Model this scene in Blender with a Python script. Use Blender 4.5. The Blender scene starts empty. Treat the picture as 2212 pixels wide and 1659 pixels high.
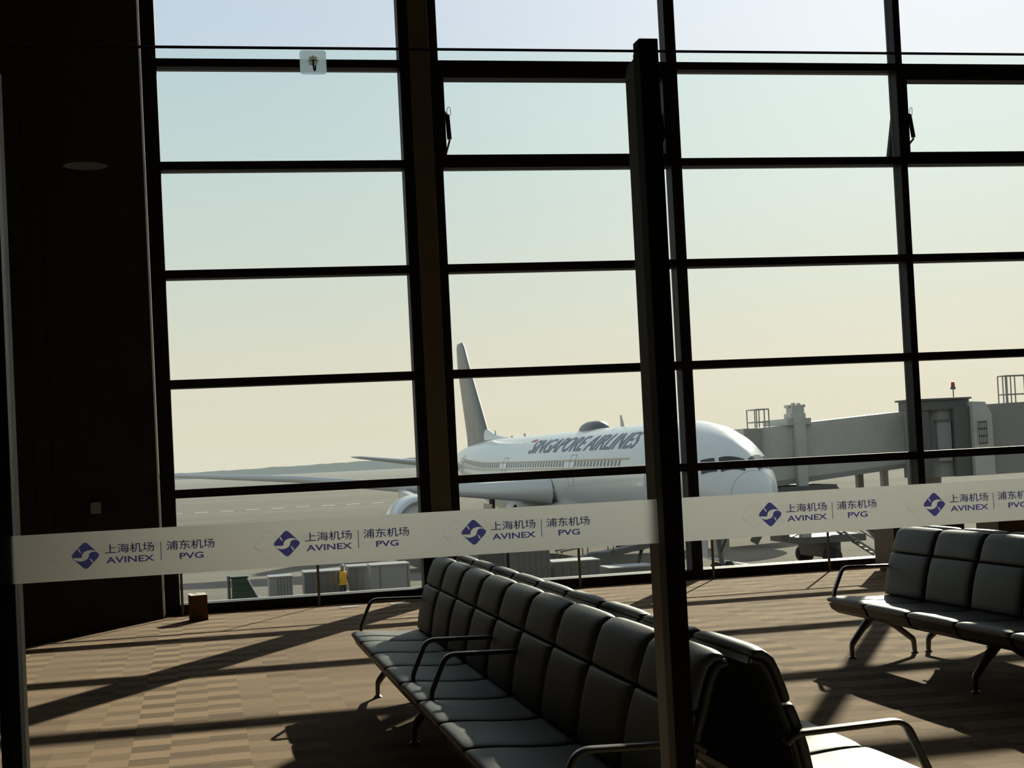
import bpy, bmesh, math, random
from mathutils import Vector, Matrix

random.seed(7)
SC = bpy.context.scene
COL = SC.collection
PI = math.pi

# ------------------------------------------------------------------ camera
YAW, PITCH, ROLL = 0.2104, 0.0231, -0.0498
def cam_basis():
    sy, cy = math.sin(YAW), math.cos(YAW)
    sp, cp = math.sin(PITCH), math.cos(PITCH)
    fwd = Vector((sy*cp, cy*cp, sp)); right = Vector((cy, -sy, 0)); up = right.cross(fwd)
    r = right*math.cos(ROLL) + up*math.sin(ROLL)
    u = -right*math.sin(ROLL) + up*math.cos(ROLL)
    return r, u, fwd
r_, u_, f_ = cam_basis()
cd = bpy.data.cameras.new('camera'); cam = bpy.data.objects.new('camera', cd); COL.objects.link(cam)
cam.matrix_world = Matrix(((r_.x, u_.x, -f_.x, 0), (r_.y, u_.y, -f_.y, 0), (r_.z, u_.z, -f_.z, 1.5), (0, 0, 0, 1)))
cd.sensor_width = 36.0; cd.sensor_fit = 'HORIZONTAL'
cd.lens = 36.0*3200/2212
cd.shift_y = 82.1/2212
cd.clip_start = 0.05; cd.clip_end = 8000
SC.camera = cam

# ------------------------------------------------------------------ sky, sun, exposure
SC.view_settings.view_transform = 'Standard'
SC.view_settings.look = 'None'
SC.view_settings.exposure = 0.0
SC.view_settings.gamma = 1.0
SC.view_settings.use_curve_mapping = False

SUN_DXDY, SUN_DYDZ = 0.59, 2.0
SUN_DIR = Vector((SUN_DXDY*SUN_DYDZ, SUN_DYDZ, 1.0)).normalized()      # towards the sun
SKY = [  # sine of elevation, linear colour
    (-0.10, (0.55, 0.52, 0.45)), (0.0, (0.90, 0.775, 0.62)), (0.06, (0.86, 0.775, 0.665)), (0.12, (0.755, 0.765, 0.715)),
    (0.20, (0.65, 0.74, 0.765)), (0.285, (0.565, 0.68, 0.79)), (0.5, (0.52, 0.58, 0.68)), (1.0, (0.38, 0.42, 0.52))]
w = bpy.data.worlds.new('sky'); SC.world = w; w.use_nodes = True
nt = w.node_tree; nt.nodes.clear()
def N(nt, t, **kw):
    n = nt.nodes.new(t)
    for k, v in kw.items(): setattr(n, k, v)
    return n
out = N(nt, 'ShaderNodeOutputWorld'); bg = N(nt, 'ShaderNodeBackground')
tc = N(nt, 'ShaderNodeTexCoord'); sx = N(nt, 'ShaderNodeSeparateXYZ'); mr = N(nt, 'ShaderNodeMapRange')
mr.inputs[1].default_value = -0.1; mr.inputs[2].default_value = 1.0
ra = N(nt, 'ShaderNodeValToRGB')
nt.links.new(tc.outputs['Generated'], sx.inputs[0]); nt.links.new(sx.outputs['Z'], mr.inputs[0]); nt.links.new(mr.outputs[0], ra.inputs[0])
cr = ra.color_ramp
for i, (s, c) in enumerate(SKY):
    p = (s + 0.1)/1.1
    e = cr.elements[i] if i < 2 else cr.elements.new(p)
    e.position = p; e.color = (*c, 1)
dot = N(nt, 'ShaderNodeVectorMath', operation='DOT_PRODUCT'); dot.inputs[1].default_value = SUN_DIR
nt.links.new(tc.outputs['Generated'], dot.inputs[0])
mx = N(nt, 'ShaderNodeMath', operation='MAXIMUM'); mx.inputs[1].default_value = 0
nt.links.new(dot.outputs['Value'], mx.inputs[0])
pw = N(nt, 'ShaderNodeMath', operation='POWER'); pw.inputs[1].default_value = 22
nt.links.new(mx.outputs[0], pw.inputs[0])
gl = N(nt, 'ShaderNodeMix', data_type='RGBA', blend_type='ADD')
gl.inputs[0].default_value = 1.0
gm = N(nt, 'ShaderNodeMix', data_type='RGBA', blend_type='MIX')
gm.inputs[6].default_value = (0, 0, 0, 1); gm.inputs[7].default_value = (0.46, 0.37, 0.31, 1)
nt.links.new(pw.outputs[0], gm.inputs[0])
nt.links.new(ra.outputs[0], gl.inputs[6]); nt.links.new(gm.outputs[2], gl.inputs[7])
nt.links.new(gl.outputs[2], bg.inputs[0]); bg.inputs[1].default_value = 1.0
nt.links.new(bg.outputs[0], out.inputs[0])

sd = bpy.data.lights.new('sun', 'SUN'); sun = bpy.data.objects.new('sun', sd); COL.objects.link(sun)
sd.energy = 7.0; sd.color = (1.0, 0.90, 0.74); sd.angle = 0.0095
sun.rotation_euler = SUN_DIR.to_track_quat('Z', 'Y').to_euler()
sun.location = SUN_DIR*60

# ------------------------------------------------------------------ materials
M = {}
def mat(name, col, rough=0.6, metal=0.0, spec=0.5, var=0.0, scale=20.0, stretch=(1, 1, 1), bump=0.0, bscale=200.0, emit=None, coat=0.0):
    m = bpy.data.materials.new(name); m.use_nodes = True; t = m.node_tree; b = t.nodes['Principled BSDF']
    b.inputs['Base Color'].default_value = (*col, 1); b.inputs['Roughness'].default_value = rough
    b.inputs['Metallic'].default_value = metal; b.inputs['Specular IOR Level'].default_value = spec
    b.inputs['Coat Weight'].default_value = coat
    if emit:
        b.inputs['Emission Color'].default_value = (*emit[0], 1); b.inputs['Emission Strength'].default_value = emit[1]
    if var or bump:
        tcn = N(t, 'ShaderNodeTexCoord'); mp = N(t, 'ShaderNodeMapping'); mp.inputs['Scale'].default_value = stretch
        t.links.new(tcn.outputs['Object'], mp.inputs[0])
    if var:
        nz = N(t, 'ShaderNodeTexNoise'); nz.inputs['Scale'].default_value = scale; nz.inputs['Detail'].default_value = 6
        t.links.new(mp.outputs[0], nz.inputs['Vector'])
        rp = N(t, 'ShaderNodeValToRGB'); rp.color_ramp.elements[0].position = 0.3; rp.color_ramp.elements[1].position = 0.7
        rp.color_ramp.elements[0].color = (*[c*(1 - var) for c in col], 1); rp.color_ramp.elements[1].color = (*[min(1, c*(1 + var)) for c in col], 1)
        t.links.new(nz.outputs[0], rp.inputs[0]); t.links.new(rp.outputs[0], b.inputs['Base Color'])
    if bump:
        n2 = N(t, 'ShaderNodeTexNoise'); n2.inputs['Scale'].default_value = bscale; n2.inputs['Detail'].default_value = 3
        t.links.new(mp.outputs[0], n2.inputs['Vector'])
        bp = N(t, 'ShaderNodeBump'); bp.inputs['Strength'].default_value = bump; bp.inputs['Distance'].default_value = 0.002
        t.links.new(n2.outputs[0], bp.inputs['Height']); t.links.new(bp.outputs[0], b.inputs['Normal'])
    M[name] = m
    return m

def glass(name, tint, refl=1.0, ior=1.45):
    m = bpy.data.materials.new(name); m.use_nodes = True; t = m.node_tree; t.nodes.clear()
    o = N(t, 'ShaderNodeOutputMaterial'); tr = N(t, 'ShaderNodeBsdfTransparent'); tr.inputs[0].default_value = (*tint, 1)
    g = N(t, 'ShaderNodeBsdfGlossy'); g.inputs['Roughness'].default_value = 0.0; g.inputs['Color'].default_value = (refl, refl, refl, 1)
    fr = N(t, 'ShaderNodeFresnel'); fr.inputs[0].default_value = ior
    mxn = N(t, 'ShaderNodeMixShader')
    t.links.new(fr.outputs[0], mxn.inputs[0]); t.links.new(tr.outputs[0], mxn.inputs[1]); t.links.new(g.outputs[0], mxn.inputs[2])
    t.links.new(mxn.outputs[0], o.inputs[0]); M[name] = m
    return m

glass('window_glass', (0.985, 0.988, 0.985), 0.8, 1.3)
glass('partition_glass', (0.955, 0.992, 0.962), 0.9, 1.3)

mat('mullion', (0.016, 0.016, 0.017), 0.6, 0.0, 0.2)
mat('mullion_lit', (0.03, 0.025, 0.021), 0.5)
mat('sill_metal', (0.62, 0.62, 0.60), 0.35, 0.6)
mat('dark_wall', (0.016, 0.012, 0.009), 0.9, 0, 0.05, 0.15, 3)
mat('brown_column', (0.12, 0.112, 0.092), 0.55, 0, 0.4, 0.1, 4)
mat('sunlit_edge', (0.62, 0.57, 0.50), 0.5)
mat('room_wall', (0.11, 0.10, 0.09), 0.8, 0, 0.3, 0.1, 2)
mat('ceiling_mat', (0.14, 0.135, 0.125), 0.85, 0, 0.2, 0.08, 2)
mat('leather', (0.056, 0.060, 0.061), 0.50, 0, 0.6, 0.12, 9, bump=0.25, bscale=420)
mat('leather_piping', (0.045, 0.045, 0.045), 0.45)
mat('shell', (0.018, 0.018, 0.019), 0.5, 0, 0.4)
mat('alu_dark', (0.11, 0.11, 0.108), 0.32, 0.85, 0.5)
mat('alu_leg', (0.09, 0.09, 0.088), 0.38, 0.8, 0.5)
mat('steel', (0.55, 0.55, 0.53), 0.3, 0.9)
mat('rail_brown', (0.16, 0.135, 0.105), 0.4, 0.6)
mat('post_black', (0.012, 0.012, 0.013), 0.5, 0, 0.4)
mat('post_grey', (0.13, 0.125, 0.115), 0.42, 0.3, 0.5)
mat('glass_edge', (0.16, 0.17, 0.19), 0.5)
mat('hook_metal', (0.45, 0.45, 0.42), 0.25, 0.9)
mat('cardboard', (0.13, 0.052, 0.02), 0.8, 0, 0.2, 0.15, 12)
mat('cardboard_shadow', (0.075, 0.05, 0.03), 0.8)
mat('box_white', (0.80, 0.74, 0.68), 0.7)
mat('cabinet_brown', (0.11, 0.065, 0.04), 0.5, 0, 0.4, 0.2, 8, (1, 1, 8))
mat('floor_plate', (0.62, 0.62, 0.60), 0.4, 0.5)
mat('lamp_body', (0.3, 0.3, 0.28), 0.5)
mat('lamp_glow', (0.8, 0.8, 0.7), 0.5, emit=((1.0, 0.86, 0.6), 0.32))
mat('wall_plate', (0.05, 0.043, 0.034), 0.6)
mat('air_white', (0.72, 0.73, 0.72), 0.25, 0, 0.5, 0.03, 1.5, coat=0.2)
mat('air_grey', (0.42, 0.43, 0.44), 0.35, 0, 0.5)
mat('air_belly', (0.50, 0.50, 0.50), 0.35)
mat('air_lip', (0.62, 0.62, 0.62), 0.35, 0.2)
mat('air_dark', (0.035, 0.034, 0.036), 0.25)
mat('air_text', (0.20, 0.21, 0.27), 0.5)  # lettering colour lightened to stand for haze in front of it
mat('air_red', (0.55, 0.12, 0.10), 0.5)
mat('air_band', (0.50, 0.42, 0.28), 0.4)
mat('tail_blue', (0.20, 0.19, 0.18), 0.4, var=0.15, scale=0.6)
mat('rubber', (0.022, 0.022, 0.022), 0.8)
mat('bridge_grey', (0.52, 0.51, 0.47), 0.6, 0, 0.4, 0.06, 1.5)
mat('bridge_dark', (0.12, 0.12, 0.115), 0.6)
mat('bridge_mid', (0.29, 0.285, 0.265), 0.6)
mat('radome_grey', (0.13, 0.135, 0.14), 0.4)
mat('cabin_glass', (0.14, 0.135, 0.12), 0.3)
mat('bridge_panel', (0.27, 0.28, 0.28), 0.5)
mat('beacon_red', (0.45, 0.06, 0.02), 0.4)
mat('gse_white', (0.32, 0.325, 0.33), 0.4, 0.3)
mat('gse_grey', (0.15, 0.155, 0.16), 0.45, 0.3)
mat('gse_dark', (0.075, 0.08, 0.085), 0.5)
mat('terminal_wall', (0.10, 0.10, 0.10), 0.5)
mat('gse_green', (0.02, 0.055, 0.035), 0.3)
mat('gse_orange', (0.32, 0.16, 0.08), 0.5)
mat('hi_vis', (0.75, 0.42, 0.02), 0.7)
mat('cloth_dark', (0.05, 0.05, 0.06), 0.8)
mat('skin', (0.45, 0.27, 0.18), 0.6)
mat('hair', (0.02, 0.015, 0.012), 0.6)
mat('line_white', (0.75, 0.74, 0.70), 0.8)
mat('trees', (0.06, 0.075, 0.08), 0.9, 0, 0.1, 0.3, 0.2)  # tree colour tinted bluish to stand for distance haze

FILM_IOR, FILM_ROUGH = 1.4, 0.72
def film(name, trans, refr, diff, clear=0.0, rough=None, weights=(0.93, 0.04, 0.03)):
    """thin film that scatters the light coming through it: forward scatter, translucent, diffuse, clear"""
    m = bpy.data.materials.new(name); m.use_nodes = True; t = m.node_tree; t.nodes.clear()
    o = N(t, 'ShaderNodeOutputMaterial')
    rf = N(t, 'ShaderNodeBsdfRefraction'); rf.inputs['Color'].default_value = (*refr, 1); rf.inputs['Roughness'].default_value = rough or FILM_ROUGH; rf.inputs['IOR'].default_value = FILM_IOR
    tl = N(t, 'ShaderNodeBsdfTranslucent'); tl.inputs[0].default_value = (*trans, 1)
    df = N(t, 'ShaderNodeBsdfDiffuse'); df.inputs[0].default_value = (*diff, 1)
    tp = N(t, 'ShaderNodeBsdfTransparent')
    a = N(t, 'ShaderNodeMixShader'); a.inputs[0].default_value = weights[1]/(weights[0] + weights[1])
    t.links.new(rf.outputs[0], a.inputs[1]); t.links.new(tl.outputs[0], a.inputs[2])
    b = N(t, 'ShaderNodeMixShader'); b.inputs[0].default_value = weights[2]
    t.links.new(a.outputs[0], b.inputs[1]); t.links.new(df.outputs[0], b.inputs[2])
    c = N(t, 'ShaderNodeMixShader'); c.inputs[0].default_value = clear
    t.links.new(b.outputs[0], c.inputs[1]); t.links.new(tp.outputs[0], c.inputs[2])
    t.links.new(c.outputs[0], o.inputs[0]); M[name] = m
film('frosted_film', (0.95, 0.95, 0.92), (0.98, 0.98, 0.95), (0.7, 0.7, 0.66))
film('logo_blue', (0.10, 0.10, 0.36), (0.10, 0.10, 0.36), (0.05, 0.05, 0.22))
film('logo_ghost', (.8, .8, .78), (.80, .80, .77), (.9, .9, .9), 0.0, 0.4)
film('hook_pad', (0.85, 0.82, 0.62), (0.85, 0.82, 0.62), (0.6, 0.58, 0.45), 0.2)
film('sticker', (0.9, 0.95, 0.97), (0.9, 0.95, 0.97), (0.6, 0.62, 0.63), 0.35, 0.3, (0.75, 0.2, 0.05))

def carpet_material():
    m = bpy.data.materials.new('carpet'); m.use_nodes = True; t = m.node_tree; b = t.nodes['Principled BSDF']
    b.inputs['Roughness'].default_value = 0.95; b.inputs['Specular IOR Level'].default_value = 0.15
    g = N(t, 'ShaderNodeNewGeometry'); s = N(t, 'ShaderNodeSeparateXYZ'); t.links.new(g.outputs['Position'], s.inputs[0])
    def math_(op, a, bv=None):
        n = N(t, 'ShaderNodeMath', operation=op)
        for i, v in ((0, a), (1, bv)):
            if v is None: continue
            if isinstance(v, (int, float)): n.inputs[i].default_value = v
            else: t.links.new(v, n.inputs[i])
        return n.outputs[0]
    def cells(cw, ch, seed):
        cx = math_('FLOOR', math_('DIVIDE', s.outputs['X'], cw))
        wn = N(t, 'ShaderNodeTexWhiteNoise', noise_dimensions='1D'); t.links.new(math_('ADD', cx, seed), wn.inputs['W'])
        yo = math_('ADD', math_('DIVIDE', s.outputs['Y'], ch), math_('MULTIPLY', math_('FLOOR', math_('MULTIPLY', wn.outputs['Value'], 2.0)), 0.5))
        cy = math_('FLOOR', yo)
        c = N(t, 'ShaderNodeCombineXYZ'); t.links.new(cx, c.inputs[0]); t.links.new(cy, c.inputs[1]); c.inputs[2].default_value = seed
        w2 = N(t, 'ShaderNodeTexWhiteNoise', noise_dimensions='3D'); t.links.new(c.outputs[0], w2.inputs['Vector'])
        return w2.outputs['Value']
    def columns(cw, ch, seed):
        """columns of alternating light and dark blocks, each column with its own shift and contrast"""
        cx = math_('FLOOR', math_('DIVIDE', s.outputs['X'], cw))
        w1 = N(t, 'ShaderNodeTexWhiteNoise', noise_dimensions='1D'); t.links.new(math_('ADD', cx, seed), w1.inputs['W'])
        w2 = N(t, 'ShaderNodeTexWhiteNoise', noise_dimensions='1D'); t.links.new(math_('ADD', cx, seed + 57.3), w2.inputs['W'])
        yo = math_('ADD', math_('DIVIDE', s.outputs['Y'], ch), math_('MULTIPLY', w1.outputs['Value'], 2.0))
        par = math_('FLOORED_MODULO', math_('FLOOR', yo), 2.0)
        return math_('ADD', 0.5, math_('MULTIPLY', math_('SUBTRACT', par, 0.5), w2.outputs['Value']))
    v = math_('ADD', math_('MULTIPLY', columns(0.21, 0.19, 3.0), 0.72), math_('MULTIPLY', cells(0.42, 0.19, 11.0), 0.28))
    mp = N(t, 'ShaderNodeMapping'); mp.inputs['Scale'].default_value = (6, 90, 1); t.links.new(g.outputs['Position'], mp.inputs[0])
    nz = N(t, 'ShaderNodeTexNoise'); nz.inputs['Scale'].default_value = 1.0; nz.inputs['Detail'].default_value = 4; t.links.new(mp.outputs[0], nz.inputs['Vector'])
    v = math_('ADD', math_('MULTIPLY', v, 0.75), math_('MULTIPLY', nz.outputs[0], 0.35))
    rp = N(t, 'ShaderNodeValToRGB'); t.links.new(v, rp.inputs[0])
    rp.color_ramp.elements[0].position = 0.30; rp.color_ramp.elements[0].color = (0.165, 0.108, 0.068, 1)
    rp.color_ramp.elements[1].position = 0.80; rp.color_ramp.elements[1].color = (0.38, 0.255, 0.162, 1)
    t.links.new(rp.outputs[0], b.inputs['Base Color']); M['carpet'] = m
carpet_material()

def apron_material():
    m = bpy.data.materials.new('apron_concrete'); m.use_nodes = True; t = m.node_tree; b = t.nodes['Principled BSDF']
    b.inputs['Roughness'].default_value = 1.0; b.inputs['Specular IOR Level'].default_value = 0.05
    g = N(t, 'ShaderNodeNewGeometry')
    def noise(sc, det=5):
        mp = N(t, 'ShaderNodeMapping'); mp.inputs['Scale'].default_value = sc; t.links.new(g.outputs['Position'], mp.inputs[0])
        nz = N(t, 'ShaderNodeTexNoise'); nz.inputs['Scale'].default_value = 1; nz.inputs['Detail'].default_value = det
        t.links.new(mp.outputs[0], nz.inputs['Vector']); return nz.outputs[0]
    a = noise((0.004, 0.045, 1)); c = noise((0.3, 0.3, 1))
    mxn = N(t, 'ShaderNodeMix', data_type='FLOAT'); mxn.inputs[0].default_value = 0.35
    t.links.new(a, mxn.inputs[2]); t.links.new(c, mxn.inputs[3])
    rp = N(t, 'ShaderNodeValToRGB'); t.links.new(mxn.outputs[0], rp.inputs[0])
    rp.color_ramp.elements[0].position = 0.35; rp.color_ramp.elements[0].color = (0.160, 0.146, 0.125, 1)
    rp.color_ramp.elements[1].position = 0.65; rp.color_ramp.elements[1].color = (0.235, 0.215, 0.182, 1)
    t.links.new(rp.outputs[0], b.inputs['Base Color']); M['apron_concrete'] = m
apron_material()

# ------------------------------------------------------------------ mesh helpers
class MB:
    def __init__(s): s.v = []; s.f = []; s.mi = []; s.cur = 0
    def add(s, vs, fs):
        o = len(s.v); s.v += [tuple(v) for v in vs]
        for f in fs: s.f.append(tuple(i + o for i in f)); s.mi.append(s.cur)
        return s
    def box(s, a, b):
        (x0, y0, z0), (x1, y1, z1) = [min(p, q) for p, q in zip(a, b)], [max(p, q) for p, q in zip(a, b)]
        return s.add([(x0, y0, z0), (x1, y0, z0), (x1, y1, z0), (x0, y1, z0), (x0, y0, z1), (x1, y0, z1), (x1, y1, z1), (x0, y1, z1)],
                     [(0, 3, 2, 1), (4, 5, 6, 7), (0, 1, 5, 4), (1, 2, 6, 5), (2, 3, 7, 6), (3, 0, 4, 7)])
    def loft(s, rings, cap=True):
        n = len(rings[0]); vs = [p for r in rings for p in r]; fs = []
        for i in range(len(rings) - 1):
            for j in range(n):
                k = (j + 1) % n
                fs.append((i*n + j, i*n + k, (i + 1)*n + k, (i + 1)*n + j))
        if cap:
            fs.append(tuple(range(n))[::-1]); fs.append(tuple(range((len(rings) - 1)*n, len(rings)*n)))
        return s.add(vs, fs)
    def prism(s, poly, axis, a, b):          # poly in the two other axes, extruded along axis 'x','y','z'
        def P(p, t): return {'x': (t, p[0], p[1]), 'y': (p[0], t, p[1]), 'z': (p[0], p[1], t)}[axis]
        return s.loft([[P(p, a) for p in poly], [P(p, b) for p in poly]])
    def tube(s, pts, r, n=10, flat=None, cap=True):
        pts = [Vector(p) for p in pts]; rings = []; ref = None
        for i, p in enumerate(pts):
            d = (pts[min(i + 1, len(pts) - 1)] - pts[max(i - 1, 0)]).normalized()
            if flat is not None: side = Vector(flat).normalized()
            else:
                if ref is None: ref = Vector((0, 0, 1)) if abs(d.z) < .9 else Vector((1, 0, 0))
                side = d.cross(ref).normalized()
            up = side.cross(d).normalized(); side = d.cross(up).normalized()
            if flat is None: ref = up
            rr = r[i] if isinstance(r, (list, tuple)) and not isinstance(r[0], str) and len(r) == len(pts) and len(pts) != 2 else r
            rw, rh = rr if isinstance(rr, (list, tuple)) else (rr, rr)
            ring = []
            for k in range(n):
                a = 2*PI*k/n; c, q = math.cos(a), math.sin(a)
                if flat is not None:
                    c = math.copysign(abs(c)**.5, c); q = math.copysign(abs(q)**.5, q)
                ring.append(p + side*c*rw + up*q*rh)
            rings.append(ring)
        return s.loft(rings, cap)
    def lathe(s, prof, c, axis='z', n=24, arc=None):
        rings = []
        for r, h in prof:
            ring = []
            for k in range(n):
                a = 2*PI*k/n; x, y = r*math.cos(a), r*math.sin(a)
                ring.append({'z': (c[0] + x, c[1] + y, c[2] + h), 'x': (c[0] + h, c[1] + x, c[2] + y), 'y': (c[0] + x, c[1] + h, c[2] + y)}[axis])
            rings.append(ring)
        return s.loft(rings)
    def mesh(s, name, mats, smooth=30):
        me = bpy.data.meshes.new(name); me.from_pydata(s.v, [], s.f)
        for m in (mats if isinstance(mats, (list, tuple)) else [mats]): me.materials.append(M[m])
        if len(me.materials) > 1:
            for p, i in zip(me.polygons, s.mi): p.material_index = i
        bm = bmesh.new(); bm.from_mesh(me); bmesh.ops.recalc_face_normals(bm, faces=bm.faces); bm.to_mesh(me); bm.free()
        if smooth:
            me.shade_smooth(); me.set_sharp_from_angle(angle=math.radians(smooth))
        return me
    def build(s, name, mats, parent=None, smooth=30, bevel=0.0, label=None):
        o = link(name, s.mesh(name, mats, smooth), parent)
        if bevel:
            b = o.modifiers.new('bevel', 'BEVEL'); b.width = bevel; b.segments = 2; b.limit_method = 'ANGLE'
        if label: o['label'] = label
        return o

def link(name, data, parent=None):
    o = bpy.data.objects.new(name, data); COL.objects.link(o)
    if parent is not None:
        o.parent = parent
    return o
def empty(name, loc=(0, 0, 0), rz=0.0):
    o = bpy.data.objects.new(name, None); COL.objects.link(o); o.location = loc; o.rotation_euler = (0, 0, rz); o.empty_display_size = .1
    return o
def tag(o, label, cat, group=None, kind=None):
    o['label'] = label; o['category'] = cat
    if group: o['group'] = group
    if kind: o['kind'] = kind
    return o
def struct(o, label=None):
    o['kind'] = 'structure'
    if label: o['label'] = label
    return o
def fillet(pts, rad, n=5):
    pts = [Vector(p) for p in pts]; outp = [pts[0]]
    for a, b, c in zip(pts, pts[1:], pts[2:]):
        d1 = (a - b); d2 = (c - b); r1 = min(rad, d1.length*.49, d2.length*.49)
        p, q = b + d1.normalized()*r1, b + d2.normalized()*r1
        for i in range(n + 1):
            t = i/n; outp.append(p*(1 - t)**2 + b*2*t*(1 - t) + q*t*t)
    return outp + [pts[-1]]
def dup(o, parent=None):
    c = o.copy(); COL.objects.link(c); c.parent = parent
    for ch in list(o.children): dup(ch, c)
    return c

def text_mesh(body, size=1.0, shear=0.0, outline=0.0, align='LEFT', bold=0.0):
    cu = bpy.data.curves.new('lettering', 'FONT'); cu.body = body; cu.size = size; cu.shear = shear; cu.align_x = align
    cu.resolution_u = 4
    if outline:
        cu.fill_mode = 'NONE'; cu.bevel_depth = outline; cu.bevel_resolution = 0
    else:
        cu.fill_mode = 'FRONT'
        if bold: cu.offset = bold
    o = bpy.data.objects.new('lettering', cu); COL.objects.link(o)
    bpy.context.view_layer.update()
    dg = bpy.context.evaluated_depsgraph_get()
    me = bpy.data.meshes.new_from_object(o.evaluated_get(dg))
    vs = [v.co.copy() for v in me.vertices]; fs = [tuple(p.vertices) for p in me.polygons]
    bpy.data.objects.remove(o); bpy.data.curves.remove(cu); bpy.data.meshes.remove(me)
    return vs, fs
def fit_text(body, x0, x1, zc, h, outline=0.0, bold=0.0):
    """text stretched to x0..x1, height h centred on zc, returned as 2-D points"""
    vs, fs = text_mesh(body, 1.0, outline=outline, bold=bold)
    if not vs: return [], []
    ax, bx = min(v.x for v in vs), max(v.x for v in vs); ay, by = min(v.y for v in vs), max(v.y for v in vs)
    k = (x1 - x0)/(bx - ax); q = h/(by - ay)
    return [Vector((x0 + (v.x - ax)*k, zc + (v.y - (ay + by)/2)*q, v.z)) for v in vs], fs

# ================================================================== ROOM SHELL
YF, YG = 16.07, 16.22            # inner face and glass plane of the facade
TOP = 7.08
struct(MB().box((-7.2, -24.2, -0.4), (14.2, 16.36, 0)).build('floor', 'carpet', smooth=0))
struct(MB().box((-7.2, -24.2, 7.2), (14.2, 16.4, 7.5)).build('ceiling', 'ceiling_mat', smooth=0))
struct(MB().box((-7.4, -24.2, 0), (-7.2, 16.3, 7.2)).build('wall_left', 'room_wall', smooth=0))
struct(MB().box((14.0, -24.2, 0), (14.2, 16.3, 7.2)).build('wall_right', 'room_wall', smooth=0))
struct(MB().box((-7.2, -24.4, 0), (14.2, -24.2, 7.2)).build('wall_back', 'room_wall', smooth=0))
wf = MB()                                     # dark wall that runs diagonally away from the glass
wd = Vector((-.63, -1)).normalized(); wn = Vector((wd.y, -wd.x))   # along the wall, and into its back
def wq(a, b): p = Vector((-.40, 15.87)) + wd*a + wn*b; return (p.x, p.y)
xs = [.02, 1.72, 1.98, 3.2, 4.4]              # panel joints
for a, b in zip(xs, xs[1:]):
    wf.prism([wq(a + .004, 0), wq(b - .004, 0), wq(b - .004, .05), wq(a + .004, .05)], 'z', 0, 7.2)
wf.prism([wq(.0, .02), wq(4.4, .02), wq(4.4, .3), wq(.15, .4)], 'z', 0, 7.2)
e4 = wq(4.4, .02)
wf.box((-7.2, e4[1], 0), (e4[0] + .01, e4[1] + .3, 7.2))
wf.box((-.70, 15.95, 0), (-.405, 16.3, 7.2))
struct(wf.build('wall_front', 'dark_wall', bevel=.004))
struct(MB().prism([(-.424, 15.872), (-.398, 15.94), (-.405, 16.0), (-.424, 16.0)], 'z', 0, 7.2).build('trim_1', 'sunlit_edge', smooth=0), 'pale strip added for the sunlit edge of the dark wall')  # pale splayed strip, added to show sun along the wall edge
struct(MB().box((-.40, 16.06, TOP + .05), (14.0, 16.3, 7.2)).build('wall_header', 'dark_wall', smooth=0))

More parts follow.
